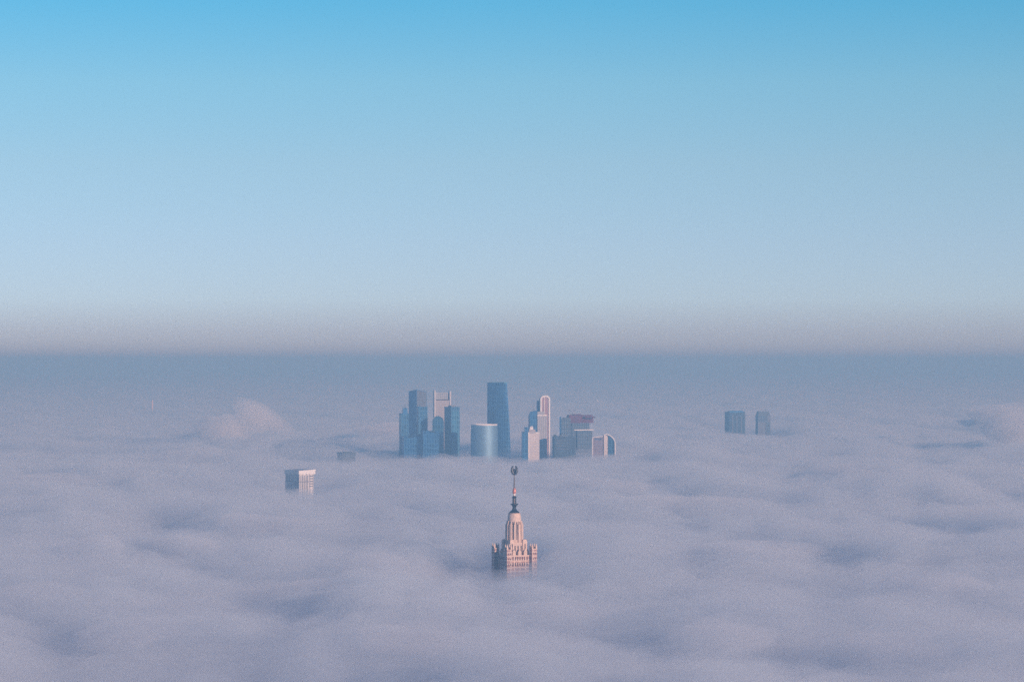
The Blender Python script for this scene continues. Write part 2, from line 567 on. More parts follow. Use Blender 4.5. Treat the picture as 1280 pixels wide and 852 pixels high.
s_ = Site(553, 10640)
t = thing("skyscraper", "pale pink tower with two tall side fins and a dark line across its face", "skyscraper", s_.loc, group=GRP)
q = s_.quad(544.5, 1.2, 17.2, 4.0)
MB().prism(q, 0, s_.Z(500.2)).build("wall", M['stone_pale'], t)
a, b_, c_, e_ = [Vector(p) for p in q]
dx = (b_ - a).normalized(); nn = Vector((dx.y, -dx.x))
ins = 0.6
up = [tuple(a + dx * ins - nn * 4), tuple(b_ - dx * ins - nn * 4), tuple(c_ - dx * ins), tuple(e_ + dx * ins)]
MB().prism(up, s_.Z(500.2) + 3.2, s_.Z(490.3)).build("setback_wall", M['glass_pale'], t)
MB().prism([tuple(a + nn * 0.8), tuple(b_ + nn * 0.8), tuple(b_ - nn * 12), tuple(a - nn * 12)], s_.Z(500.2) + 0.004, s_.Z(500.2) + 3.1).build("ledge", M['window_dark'], t)
for p, s0, yt in ((a, -1, 487.8), (b_, 1, 488.6)):
    f0 = p + dx * (0.05 if s0 > 0 else -4.65)
    MB().prism([tuple(f0 + nn * 3), tuple(f0 + dx * 4.6 + nn * 3), tuple(f0 + dx * 4.6 - nn * 14), tuple(f0 - nn * 14)], 0, s_.Z(yt)).build("fin", M['fin'], t)

s_ = Site(547, 10430)
t = thing("office_building", "low rounded glass block tucked between the pale finned tower and the dark square tower", "office block", s_.loc, group=GRP)
pr = [(s_.X(540.5), 0)] + [(x, z) for x, z in rounded(s_.X(547.5), s_.Z(527), 7.0 * s_.k, 10, 180, 0)] + [(s_.X(554.5), 0)]
MB().extrude_xz(pr, 0, 55).build("wall", M['glass_teal'], t)
MB().ribbon(rounded(s_.X(547.5), s_.Z(527), 7.3 * s_.k, 12, 178, 2), 1.6, -1.5, 1.5).build("roof_rim", M['glass_pale'], t)

s_ = Site(565, 10450)
t = thing("skyscraper", "square dark blue tower with pale vertical stripes, right of the pale finned tower", "skyscraper", s_.loc, group=GRP)
q = s_.quad(563.8, 8.6, 10.8, 1.8)
block(t, q, s_.Z(510), 'glass_blue', par_h=4, plant=8)
a = Vector(q[0]); dl = (Vector(q[3]) - a).normalized(); n2 = Vector((-dl.y, dl.x))
for off in (4.0, 11.0):
    o1 = a + dl * off
    MB().prism([tuple(o1 + n2 * 0.9), tuple(o1 + n2 * 0.05), tuple(o1 + dl * 1.7 + n2 * 0.05), tuple(o1 + dl * 1.7 + n2 * 0.9)], 0, s_.Z(511)).build("stripe_fin", M['glass_pale'], t)
dr = (Vector(q[1]) - a).normalized(); n3 = Vector((dr.y, -dr.x)); L = (Vector(q[1]) - a).length
MB().prism([tuple(a + dr * 4 + n3 * 0.7), tuple(a + dr * (L - 3) + n3 * 0.7), tuple(a + dr * (L - 3) + n3 * 0.05), tuple(a + dr * 4 + n3 * 0.05)], 0, s_.Z(514)).build("glass_panel", M['glass_teal'], t)

# --- centre ------------------------------------------------------------------
s_ = Site(605.3, 10300)
t = thing("round_tower", "broad barrel shaped blue glass tower with a bright rim, in front of the tallest tower", "glass tower", s_.loc, group=GRP)
rr = 16.9 * s_.k
MB().lathe([(rr * 0.985, 0), (rr * 1.0, s_.Z(555)), (rr * 0.995, s_.Z(540)), (rr * 0.97, s_.Z(531.4))], 48).build("wall", M['barrel_glass'] if 'barrel_glass' in M else M['glass_blue'], t, smooth=True)
MB().lathe([(rr * 0.97, s_.Z(531.4) + 0.01), (rr * 0.985, s_.Z(531.0)), (rr * 0.985, s_.Z(529.6)), (rr * 0.93, s_.Z(529.6)), (rr * 0.93, s_.Z(530.6))], 48).build("rim", M['white'], t)
MB().lathe([(rr * 0.9, s_.Z(531.4) + 0.02), (rr * 0.9, s_.Z(530.9))], 32).build("roof", M['grey_roof'], t)

s_ = Site(623, 10820)
t = thing("skyscraper", "tallest tower, broad dark blue glass with a flat top and one curved side", "skyscraper", s_.loc, group=GRP)
prof_r = [(567, 638.4), (555, 638.0), (540, 637.3), (525, 636.5), (510, 635.6), (495, 634.7), (479, 633.8)]
wall = MB()
zs = [0] + [s_.Z(y) for y, _ in prof_r]
rights = [638.6] + [x for _, x in prof_r]
left = 609.0
vs = []; fs = []
for z, rx in zip(zs, rights):
    x0, x1 = s_.X(left), s_.X(rx)
    w = x1 - x0
    ring = [(x0, 22), (x0 + w * 0.16, 14), (x0 + w * 0.5, 6), (x0 + w * 0.84, 1.5), (x1, 4), (x1 - w * 0.25, 58), (x0 + w * 0.2, 52)]
    vs += [(x, y, z) for x, y in ring]
nr_ = 7
for j in range(len(zs) - 1):
    for i in range(nr_):
        fs.append((j * nr_ + i, j * nr_ + (i + 1) % nr_, (j + 1) * nr_ + (i + 1) % nr_, (j + 1) * nr_ + i))
fs += [tuple(reversed(range(nr_))), tuple(range((len(zs) - 1) * nr_, len(zs) * nr_))]
wall.add(vs, fs).build("wall", M['glass_navy'], t, smooth=True)
top = [(x, y) for x, y, z in vs[-nr_:]]
parapet(top, s_.Z(479) + 0.004, s_.Z(477.6), 1.5).build("parapet", M['glass_teal'], t)
MB().prism(shrink(top, 0.55), s_.Z(479) + 0.004, s_.Z(478.0)).build("plant_room", M['grey_roof'], t)

# --- right of centre -----------------------------------------------------------
s_ = Site(656, 10330)
t = thing("office_building", "dark slab with stepped roof directly left of the bright pale front block", "office block", s_.loc, group=GRP)
block(t, s_.quad(653.0, 1.0, 6.6, 7), s_.Z(540.5), 'glass_navy', par_h=3)
MB().prism(s_.quad(656.0, 0.6, 4.4, 7), s_.Z(540.5) + 0.004, s_.Z(533.5)).build("setback_wall", M['glass_navy'], t)

s_ = Site(666.8, 10240)
t = thing("office_building", "bright pale pink block with a small stepped roof house, frontmost in the right cluster", "office block", s_.loc, group=GRP)
q = s_.quad(660.3, 0.9, 14.0, 3.4)
block(t, q, s_.Z(541.2), 'stone_bright', par_h=3, pm='white')
MB().prism(s_.quad(661.5, 0.5, 8.0, 3.4), s_.Z(541.2) + 0.004, s_.Z(536.5)).build("plant_room", M['stone_pale'], t)
MB().prism(s_.quad(662.5, 0.5, 4.0, 3.4), s_.Z(536.5) + 0.004, s_.Z(533.4)).build("roof_house", M['white'], t)
MB().lathe([(0.6, s_.Z(533.4)), (2.2, s_.Z(533.2)), (2.4, s_.Z(532.6)), (1.6, s_.Z(532.2)), (0.3, s_.Z(532.0))], 12, s_.X(664.7), 14).build("glint_bead", M['crane_white'], t)  # small white bead standing in for a bright glint on the roof
a, b_ = Vector(q[0]), Vector(q[1]); dx = (b_ - a).normalized(); nn = Vector((dx.y, -dx.x))
MB().prism([tuple(a + nn * 0.9), tuple(a + dx * 2.6 + nn * 0.9), tuple(a + dx * 2.6 + nn * 0.32), tuple(a + nn * 0.32)], 0, s_.Z(541)).build("corner_pier", M['white'], t)

s_ = Site(666, 10560)
t = thing("skyscraper", "dark blue wedge topped tower rising behind the bright pale front block", "skyscraper", s_.loc, group=GRP)
q = s_.quad(662.6, 2.0, 8.8, 8)
MB().prism(q, 0, 0, [s_.Z(514.5), s_.Z(512.6), s_.Z(513.2), s_.Z(519.5)]).build("wall", M['glass_navy'], t)
MB().bar((s_.X(667), 14, s_.Z(514)), (s_.X(667), 14, s_.Z(510.5)), 0.7).build("mast", M['steel'], t)

s_ = Site(673.5, 10620)
t = thing("skyscraper", "narrow dark tower squeezed against the left side of the arch topped tower", "skyscraper", s_.loc, group=GRP)
block(t, s_.quad(672.0, 1.2, 4.0, 2.4), s_.Z(501.8), 'glass_navy', par_h=3)

s_ = Site(677, 10420)
t = thing("skyscraper", "pale grey ribbed tower with stepped top in front of the arch topped tower", "skyscraper", s_.loc, group=GRP)
q = s_.quad(671.8, 1.0, 12.0, 3.2)
block(t, q, s_.Z(519.5), 'stone_grey', par_h=3, pm='white')
MB().prism(s_.quad(671.9, 0.7, 8.8, 3.2), s_.Z(519.5) + 0.004, s_.Z(514.2)).build("setback_wall", M['stone_grey'], t)
a, b_ = Vector(q[0]), Vector(q[1]); L = (b_ - a).length; dx = (b_ - a).normalized(); nn = Vector((dx.y, -dx.x))
for i in range(5):
    o1 = a + dx * (L * (0.08 + 0.2 * i))
    MB().prism([tuple(o1 + nn * 1.0), tuple(o1 + dx * 1.1 + nn * 1.0), tuple(o1 + dx * 1.1 + nn * 0.35), tuple(o1 + nn * 0.35)], 0, s_.Z(521)).build("rib", M['fin'], t)

s_ = Site(681.6, 10600)
t = thing("skyscraper", "slim tower framed by a bright white rounded arch with pink glass inside", "skyscraper", s_.loc, R(12), group=GRP)
hw = 5.3 * s_.k
arch = [(-hw, 0), (-hw, s_.Z(499))] + rounded(-hw * 0.25, s_.Z(499), hw * 0.75, 6, 172, 96) + rounded(hw * 0.25, s_.Z(499), hw * 0.75, 6, 84, 8) + [(hw, s_.Z(499)), (hw, 0)]
inner = [(x * 0.93, z - 1.0 if z > 1 else z) for x, z in arch]
MB().extrude_xz(inner, 3.0, 34).build("wall", M['pink_glass'], t)
MB().ribbon(arch, 4.6, 0, 12).build("arch_frame", M['white'], t)
MB().box(-hw * 0.18 - 0.9, -hw * 0.18 + 0.9, 1.2, 2.9, 0, s_.Z(494.8)).build("rib", M['white'], t)

# --- buildings at the right end of the cluster -------------------------------------
s_ = Site(705, 10330)
t = thing("office_building", "low dark teal block with sloping right side and slanted facade lines, below the red netting", "office block", s_.loc, group=GRP)
MB().prism([(s_.X(690.5), 6), (s_.X(693), 0), (s_.X(723), 14), (s_.X(719), 60), (s_.X(693), 60)], 0, s_.Z(545),
           [(s_.X(690.5), 6), (s_.X(693), 0), (s_.X(718.5), 14), (s_.X(716), 60), (s_.X(693), 60)]).build("wall", M['slate'], t)
for i, y in enumerate((549.5, 553, 556.5, 560)):
    MB().prism([(s_.X(695.5), 0.0), (s_.X(712), 7.6), (s_.X(712), 9.0), (s_.X(695.5), 1.5)], s_.Z(y + 1.5), s_.Z(y + 1.5),
               [s_.Z(y), s_.Z(y + 1.4) + 1.0, s_.Z(y + 1.4) + 1.0, s_.Z(y)]).build("louvre", M['pair_wall'], t)
MB().box(s_.X(692), s_.X(695), 12, 30, s_.Z(545) + 0.004, s_.Z(543.0)).build("plant_room", M['dark_roof'], t)
MB().box(s_.X(700), s_.X(710), 18, 40, s_.Z(545) + 0.004, s_.Z(544.0)).build("plant_room", M['grey_roof'], t)

s_ = Site(706, 10680)
t = thing("office_building", "dark blue block with taller left corner post, left of the red netted tower", "office block", s_.loc, group=GRP)
block(t, s_.quad(701.0, 1.5, 12.5, 2.6), s_.Z(524), 'slate', par_h=3)
MB().box(s_.X(699.4), s_.X(701.4), -2, 6, 0, s_.Z(520.6)).build("corner_post", M['glass_navy'], t)
MB().prism(s_.quad(704.5, 1.0, 7.0, 2.6), s_.Z(524) + 0.004, s_.Z(521.6)).build("plant_room", M['dark_roof'], t)

s_ = Site(726, 10720)
t = thing("construction_tower", "tower under construction wrapped in dark red netting at its wide top", "building", s_.loc, group=GRP)
MB().prism(s_.quad(714.5, 2.0, 22.5, 2.6), 0, s_.Z(528.6) - 0.004).build("wall", M['slate'], t)
top = s_.quad(711.5, 3.4, 32.0, 2.6)
MB().prism(s_.quad(710.0, 3.0, 32.5, 2.6), s_.Z(528.6), s_.Z(518.4), shrink(s_.quad(710.0, 3.0, 32.5, 2.6), 0.90)).build("netting", M['red_net'], t)
MB().prism(s_.quad(718.0, 2.0, 24.0, 2.8), s_.Z(537.6), s_.Z(536.5)).build("canopy_deck", M['white'], t)
MB().prism(s_.quad(721.5, 1.6, 19.0, 2.6), 0, s_.Z(538.3)).build("podium_wall", M['slate'], t)
MB().prism(s_.quad(717.0, 1.0, 9.0, 2.6), s_.Z(518.4) + 0.004, s_.Z(517.2)).build("roof_deck", M['red_net'], t)
MB().box(s_.X(731), s_.X(744), 8, 22, s_.Z(522.2), s_.Z(520.4)).build("gantry", M['red_net'], t)

s_ = Site(715.5, 10725)
t = thing("tower_crane", "thin dark crane with raised jib on the roof of the red netted tower", "crane", (s_.loc[0], s_.Y + 12, s_.Z(518.4)))
z0 = 0; zt = s_.Z(514.6) - s_.Z(518.4)
MB().bar((0, 0, 0.02), (0, 0, zt), 0.9, n=4).build("mast", M['red_net'], t)
MB().bar((0, 0, zt), (13, 2, zt + 8), 0.6, 0.3, n=4).build("jib", M['red_net'], t)
MB().bar((0, 0, zt), (-9, -1, zt + 5), 0.6, n=4).box(-10, -7.5, -1.6, 1.2, zt + 3.6, zt + 6).build("counter_jib", M['red_net'], t)

s_ = Site(746.5, 10600)
t = thing("tower_crane", "distant crane whose bright pale cab glints above the red netted tower", "crane", s_.loc)
zc = s_.Z(501)
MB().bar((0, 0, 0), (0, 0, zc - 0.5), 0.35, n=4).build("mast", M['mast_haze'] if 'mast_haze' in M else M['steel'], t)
MB().box(-1.6, 1.6, -1.5, 1.5, zc - 0.48, zc + 2.2).build("cab", M['crane_white'], t)
MB().bar((2, 0, zc + 1), (10, 2, zc + 4), 0.3, 0.2, n=4).build("jib", M['crane_white'], t)

s_ = Site(747, 10300)
t = thing("office_building", "low building with white arched outline and pinkish wall, beside the curved white roof", "office block", s_.loc, group=GRP)
a1 = [(s_.X(740.6), 0), (s_.X(740.6), s_.Z(548.5))] + rounded(s_.X(743.2), s_.Z(548.5), 2.6 * s_.k, 4, 165, 95) + [(s_.X(753.5), s_.Z(545.2))]
MB().extrude_xz([(s_.X(741), 0), (s_.X(741), s_.Z(548.4)), (s_.X(743), s_.Z(546)), (s_.X(753.6), s_.Z(545.8)), (s_.X(753.6), 0)], 3, 46).build("wall", M['mauve_wall'], t)
MB().ribbon(a1, 2.4, 0, 9).build("arch_frame", M['white'], t)
for i in range(4):
    x = s_.X(743.5 + 2.4 * i)
    MB().box(x, x + 1.2 * s_.k, 2.0, 2.9, s_.Z(549.6), s_.Z(547.6)).build("window", M['glass_navy'], t)

s_ = Site(761, 10320)
t = thing("office_building", "pale building with curved white roof and blue glass end, outermost right of the main cluster", "office block", s_.loc, group=GRP)
MB().prism(s_.quad(755.0, 1.6, 5.6, 1.5), 0, s_.Z(543.4)).build("wall", M['stone_bright'], t)
cur = [(s_.X(754.5), s_.Z(543.2)), (s_.X(758), s_.Z(542.6)), (s_.X(762), s_.Z(543.6)), (s_.X(765.5), s_.Z(546.0)), (s_.X(768), s_.Z(549.3)), (s_.X(769), s_.Z(553)), (s_.X(769.3), 0)]
MB().extrude_xz([(s_.X(760.8), 0), (s_.X(760.8), s_.Z(544.3)), (s_.X(763), s_.Z(545.6)), (s_.X(766), s_.Z(548.4)), (s_.X(767.8), s_.Z(551.6)), (s_.X(768.6), 0)], 4, 40).build("glass_end", M['glass_blue'], t)
MB().ribbon(cur, 2.8, -1.5, 12).build("roof_arch", M['white'], t)

# --- the pair further right ----------------------------------------------------------
s_ = Site(919, 13780)
t = thing("apartment_tower", "broad square dark blue block alone in the fog, left one of the distant pair", "tower block", s_.loc, group="distant tower blocks rising alone from the fog")
q = s_.quad(911.5, 5.0, 20.5, 2.0)
block(t, q, s_.Z(515.5), 'slate', par_h=4)
MB().prism(s_.quad(911.8, 1.5, 17.5, 2.0), s_.Z(515.5) + 0.004, s_.Z(513.2)).build("attic", M['glass_navy'], t)
for i in range(3):
    a, b_ = Vector(q[0]), Vector(q[1]); dx = (b_ - a).normalized(); nn = Vector((dx.y, -dx.x)); L = (b_ - a).length
    o1 = a + dx * L * (0.18 + 0.27 * i)
    MB().prism([tuple(o1 + nn * 1.0), tuple(o1 + dx * 5 + nn * 1.0), tuple(o1 + dx * 5 + nn * 0.05), tuple(o1 + nn * 0.05)], 0, s_.Z(518 + i)).build("bay", M['pair_wall'], t)

s_ = Site(955, 13800)
t = thing("apartment_tower", "narrow round shouldered block alone in the fog, right one of the distant pair", "tower block", s_.loc, group="distant tower blocks rising alone from the fog")
q = s_.quad(947.3, 2.4, 16.2, 3.0)
MB().prism(q, 0, s_.Z(519)).build("wall", M['pair_wall'] if 'pair_wall' in M else M['glass_blue'], t)
MB().prism(shrink(q, 0.97), s_.Z(519) + 0.004, s_.Z(514.0), shrink(q, 0.8)).build("roof", M['dark_roof'], t)
a, b_ = Vector(q[0]), Vector(q[1]); dx = (b_ - a).normalized(); nn = Vector((dx.y, -dx.x)); L = (b_ - a).length
MB().prism([tuple(a + nn * 1.4), tuple(a + dx * L * 0.75 + nn * 1.4), tuple(a + dx * L * 0.75 + nn * 0.05), tuple(a + nn * 0.05)], s_.Z(527.5), s_.Z(519.3)).build("bay", M['slate'], t)
MB().prism([tuple(a + dx * L * 0.62 + nn * 1.4), tuple(a + dx * L * 0.99 + nn * 1.4), tuple(a + dx * L * 0.99 + nn * 0.05), tuple(a + dx * L * 0.62 + nn * 0.05)], 0, s_.Z(527.6)).build("bay", M['slate'], t)
MB().bar((s_.X(957), 25, s_.Z(514)), (s_.X(957), 25, s_.Z(509)), 0.7).build("mast", M['steel'], t)

# --- white crowned building, dark roof, far chimney --------------------------------------
s_ = Site(374, 7720)
t = thing("office_building", "white building with oversailing white crown and striped sunlit side, alone in the fog", "office block", s_.loc)
q = s_.quad(373.8, 19.0, 17.8, 1.6)
MB().prism(q, 0, s_.Z(592.4)).build("wall", M['ran_wall'], t)
cr_ = s_.quad(373.6, 19.6, 19.6, 1.6, 1.0)
zt = s_.Z(588.0)
MB().prism(cr_, s_.Z(592.4) + 0.004, zt, [zt, zt + 2.4, zt + 2.4, zt]).build("crown", M['white'], t)
a, b_ = Vector(q[0]), Vector(q[1]); dx = (b_ - a).normalized(); nn = Vector((dx.y, -dx.x)); L = (b_ - a).length
for i in range(5):
    o1 = a + dx * L * (0.1 + 0.115 * i)
    MB().prism([tuple(o1 + nn * 0.25), tuple(o1 + dx * 2.0 + nn * 0.25), tuple(o1 + dx * 2.0 + nn * 0.02), tuple(o1 + nn * 0.02)], 40, s_.Z(594.0 + (i % 2))).build("window", M['window_blue'], t)
for i in range(5):
    o1 = a + dx * L * 0.70; o2 = a + dx * L * 0.95
    z = s_.Z(595.5 + 3.2 * i)
    MB().prism([tuple(o1 + nn * 0.25), tuple(o2 + nn * 0.25), tuple(o2 + nn * 0.02), tuple(o1 + nn * 0.02)], z, z + 2.3).build("window", M['window_blue'], t)
dl = (Vector(q[3]) - a).normalized(); n2 = Vector((-dl.y, dl.x)); L2 = (Vector(q[3]) - a).length
for i in range(8):
    o1 = a + dl * L2 * (0.05 + 0.118 * i)
    MB().prism([tuple(o1 + n2 * 0.25), tuple(o1 + n2 * 0.02), tuple(o1 + dl * 1.4 + n2 * 0.02), tuple(o1 + dl * 1.4 + n2 * 0.25)], 40, s_.Z(594.3)).build("window", M['fin'], t)

s_ = Site(432.5, 10170)
t = thing("office_building", "low dark flat roof barely showing above the fog, left of the skyline cluster", "building", s_.loc)
MB().prism(s_.quad(427.5, 6.5, 16.5, 2.2), 0, s_.Z(566.8)).build("wall", M['slate'], t)
MB().prism(s_.quad(427.0, 7.2, 18.0, 2.2), s_.Z(566.8) + 0.004, s_.Z(565.4)).build("roof", M['dark_roof'], t)
MB().prism(s_.quad(430.5, 2.0, 6.0, 2.2), s_.Z(565.4) + 0.004, s_.Z(564.2)).build("plant_room", M['dark_roof'], t)

s_ = Site(190.3, 19500)
t = thing("chimney", "tiny pale pink chimney far away in the haze at the left", "chimney", s_.loc)
MB().lathe([(6.5, 0), (5.0, s_.Z(503)), (4.4, s_.Z(500.6))], 16).build("stack", M['tile_plain'], t, smooth=True)
MB().lathe([(4.9, s_.Z(500.6) + 0.01), (4.9, s_.Z(500.0))], 16).build("rim", M['white'], t)

# ------------------------------------------------------------------ the stone tower with the star
s_ = Site(642.9, 5000)
t = thing("spired_tower", "cream and pink stone tower with corner turrets and a wreathed star on its spire", "tower", s_.loc, R(27))
Z, k = s_.Z, s_.k
A = 21.0
AW = 18.2
MB().box(-AW, AW, -AW, AW, 0, Z(692.5)).build("wall", M['tile_pink'], t)
for y in (700.0, 693.2):
    e = 0.5
    MB().box(-AW - e, AW + e, -AW - e, AW + e, Z(y) - 0.6, Z(y) + 0.6).build("cornice", M['tile_plain'], t)
for sx in (-1, 1):
    for sy in (-1, 1):
        m = MB(); cx, cy_ = sx * (A - 0.6), sy * (A - 0.6); h = 4.1
        tur = m.box(cx - h, cx + h, cy_ - h, cy_ + h, 0, Z(685.5)).build("turret", M['tile_pink'], t)
        MB().box(cx - h - .5, cx + h + .5, cy_ - h - .5, cy_ + h + .5, Z(685.5) + 0.004, Z(684.6)).build("turret_cornice", M['tile_plain'], tur)
        for ax in (-1, 1):
            for ay in (-1, 1):
                px_, py_ = cx + ax * 3.1, cy_ + ay * 3.1
                MB().box(px_ - 1.1, px_ + 1.1, py_ - 1.1, py_ + 1.1, Z(684.6) + 0.004, Z(681.2)).prism(
                    [(px_ - .9, py_ - .9), (px_ + .9, py_ - .9), (px_ + .9, py_ + .9), (px_ - .9, py_ + .9)], Z(681.2) + 0.004, Z(678.2),
                    [(px_ - .15, py_ - .15), (px_ + .15, py_ - .15), (px_ + .15, py_ + .15), (px_ - .15, py_ + .15)]).build("pinnacle", M['tile_plain'], tur)
        MB().box(cx - 2.2, cx + 2.2, cy_ - 2.2, cy_ + 2.2, Z(684.6) + 0.004, Z(682.4)).build("turret_core", M['window_dark'], tur)
        for f in (0, 1):
            for w in (-1.9, 1.3):
                for zz in (689.5, 696, 702.5):
                    if f == 0:
                        MB().box(cx + w, cx + w + 1.2, cy_ - h - 0.12, cy_ - h - 0.01, Z(zz + 2.2), Z(zz)).build("window", M['window_dark'], tur)
                    else:
                        MB().box(cx - h - 0.12, cx - h - 0.01, cy_ + w, cy_ + w + 1.2, Z(zz + 2.2), Z(zz)).build("window", M['window_dark'], tur)
# battlement gables between the turrets, windows of the base
for side in range(4):
    ca, sa = (1, 0, -1, 0)[side], (0, 1, 0, -1)[side]

    def rot(x, y):
        return (x * ca - y * sa, x * sa + y * ca)

    def rbox(m, x0, x1, y0, y1, z0, z1, top=None):
        return m.prism([rot(x0, y0), rot(x1, y0), rot(x1, y1), rot(x0, y1)], z0, z1, top)
    for x in (-9.2, 0, 9.2):
        m = MB()
        rbox(m, x - 2.6, x + 2.6, -AW + 0.3, -AW + 3.2, Z(692.5) + 0.004, Z(688.0))
        tp = [rot(x - .3, -AW + 1.2), rot(x + .3, -AW + 1.2), rot(x + .3, -AW + 2.4), rot(x - .3, -AW + 2.4)]
        m.prism([rot(x - 2.0, -AW + .7), rot(x + 2.0, -AW + .7), rot(x + 2.0, -AW + 2.9), rot(x - 2.0, -AW + 2.9)], Z(688.0) + 0.004, Z(685.2), tp)
        m.build("gable", M['tile_plain'], t)
    if side in (0, 3):
        for i in range(7):
            x = -11.4 + 3.8 * i
            for yy in (694.6, 701.8):
                m = MB(); rbox(m, x - 0.75, x + 0.75, -AW - 0.12, -AW - 0.01, Z(yy + 4.2), Z(yy)); m.build("window", M['window_dark'], t)
B_ = 12.0
MB().box(-B_, B_, -B_, B_, Z(692.5) + 0.004, Z(677.0)).build("tier", M['tile_cream'], t)
for sx in (-1, 1):
    for sy in (-1, 1):
        cx, cy_ = sx * (B_ - 1.6), sy * (B_ - 1.6)
        cb = MB().box(cx - 3.4, cx + 3.4, cy_ - 3.4, cy_ + 3.4, Z(692.5) + 0.006, Z(675.2)).build("corner_block", M['tile_plain'], t)
        MB().box(cx - 2.8, cx + 2.8, cy_ - 2.8, cy_ + 2.8, Z(675.2) + 0.004, Z(673.4)).build("block_cap", M['tile_plain'], cb)
        MB().box(cx - 0.8, cx + 0.8, cy_ - 3.52, cy_ - 3.41, Z(685.5), Z(678.5)).build("window", M['window_dark'], cb)
for side in (0, 3):
    ca, sa = (1, 0, -1, 0)[side], (0, 1, 0, -1)[side]
    for x in (-5, 0, 5):
        p = [(x - .9, -B_ - .12), (x + .9, -B_ - .12), (x + .9, -B_ - .01), (x - .9, -B_ - .01)]
        MB().prism([(u * ca - v * sa, u * sa + v * ca) for u, v in p], Z(689.0), Z(681.0)).build("window", M['window_dark'], t)
RS = 10.6
MB().lathe([(RS + .4, Z(677.0) + 0.004), (RS, Z(664)), (RS - .3, Z(650.8))], 24).build("shaft", M['tile_cream'], t)
for i in range(12):
    a = R(30 * i + 8)
    ca, sa = math.cos(a), math.sin(a)

    def pt(r, w):
        return (r * ca - w * sa, r * sa + w * ca)
    m = MB()
    m.prism([pt(RS - .8, -1.9), pt(RS + 2.5, -1.6), pt(RS + 2.5, 1.6), pt(RS - .8, 1.9)], Z(677) + 0.006, Z(654.6),
            [pt(RS - .8, -1.9), pt(RS + 2.4, -1.5), pt(RS + 2.4, 1.5), pt(RS - .8, 1.9)])
    m.prism([pt(RS - .8, -1.0), pt(RS + 1.6, -0.9), pt(RS + 1.6, 0.9), pt(RS - .8, 1.0)], Z(654.6) + 0.004, Z(650.6),
            [pt(RS - .8, -.4), pt(RS + .6, -.3), pt(RS + .6, .3), pt(RS - .8, .4)])
    m.build("pilaster", M['tile_plain'], t)
    a2 = R(30 * i + 23)
    ca, sa = math.cos(a2), math.sin(a2)
    MB().prism([pt(RS - .3, -.6), pt(RS + .22, -.6), pt(RS + .22, .6), pt(RS - .3, .6)], Z(674), Z(651.6)).build("window", M['window_dark'], t)
MB().lathe([(RS - .4, Z(650.8) + 0.004), (9.9, Z(650.2)), (9.4, Z(644.5)), (8.6, Z(641.8))], 24).build("drum", M['tile_plain'], t)
MB().lathe([(9.0, Z(641.8) + 0.004), (9.2, Z(641.2)), (8.4, Z(640.6))], 24).build("drum_cornice", M['tile_plain'], t)
MB().lathe([(7.9, Z(640.6) + 0.004), (7.5, Z(639.6)), (4.9, Z(638.0)), (3.6, Z(636.8)), (2.6, Z(635.0)), (2.7, Z(633.0)), (4.0, Z(631.0)), (5.7, Z(630.0)), (5.7, Z(629.2)), (3.0, Z(629.1))], 20).build("spire_base", M['copper_dark'], t, smooth=True)
for i in range(8):
    a = R(45 * i + 10)
    MB().bar((2.5 * math.cos(a), 2.5 * math.sin(a), Z(629.1) + 0.004), (2.3 * math.cos(a), 2.3 * math.sin(a), Z(622.2)), 0.45, n=6).build("colonnette", M['copper_dark'], t)
MB().lathe([(1.5, Z(629.1) + 0.004), (1.4, Z(621.9))], 12).build("lantern_core", M['tile_plain'], t)
MB().lathe([(3.2, Z(622.2) + 0.004), (3.3, Z(621.0)), (2.2, Z(619.8)), (1.9, Z(619.4))], 16).build("lantern_cap", M['copper_dark'], t, smooth=True)
MB().lathe([(1.8, Z(619.4) + 0.004), (1.7, Z(616.6))], 12).build("spire_neck", M['spire_pale'], t)
MB().lathe([(1.9, Z(616.6) + 0.004), (2.6, Z(615.6)), (2.8, Z(613.5)), (2.4, Z(611.2)), (1.5, Z(609.6))], 16).build("spire_bulb", M['gilt'], t, smooth=True)
MB().lathe([(1.35, Z(609.6) + 0.004), (1.0, Z(601)), (0.6, Z(592.0))], 10).build("spire_needle", M['spire_glass'], t, smooth=True)
# wreath: two ears of wheat curving up into a U, with the star between them (faces the camera square-on)
wr = MB()
for sgn in (-1, 1):
    pts = [(0.0, 592.3), (1.6, 591.6), (3.1, 590.0), (3.9, 587.9), (3.9, 585.7), (3.1, 583.6), (2.4, 582.0)]
    rad = [1.5, 2.2, 2.4, 2.2, 1.8, 1.3, 0.5]
    P = [Vector((sgn * x * k * 0.74, 0, Z(y))) for x, y in pts]
    for i in range(len(P) - 1):
        wr.bar(P[i], P[i + 1], rad[i], rad[i + 1], 8)
        if 0 < i:
            for sd in (-1, 1):
                d = (P[i + 1] - P[i]).normalized(); n_ = Vector((d.z, 0, -d.x)) * sd
                wr.bar(P[i], P[i] + d * 2.0 + n_ * 1.5, 0.7, 0.15, 5)
w = wr.build("wreath", M['copper_dark'], t)
w.rotation_euler = (0, 0, R(-27))
sp = []
for i in range(10):
    r_ = 4.4 if i % 2 == 0 else 3.3
    a = R(90 + 36 * i)
    sp.append((r_ * math.cos(a), Z(588.8) + r_ * math.sin(a)))
vs = [(x, 0.0, z) for x, z in sp] + [(0, -1.1, Z(588.8)), (0, 1.1, Z(588.8))]
fs = [(i, (i + 1) % 10, 10) for i in range(10)] + [((i + 1) % 10, i, 11) for i in range(10)]
st = MB().add(vs, fs).build("star", M['copper_dark'], t)
st.rotation_euler = (0, 0, R(-27))

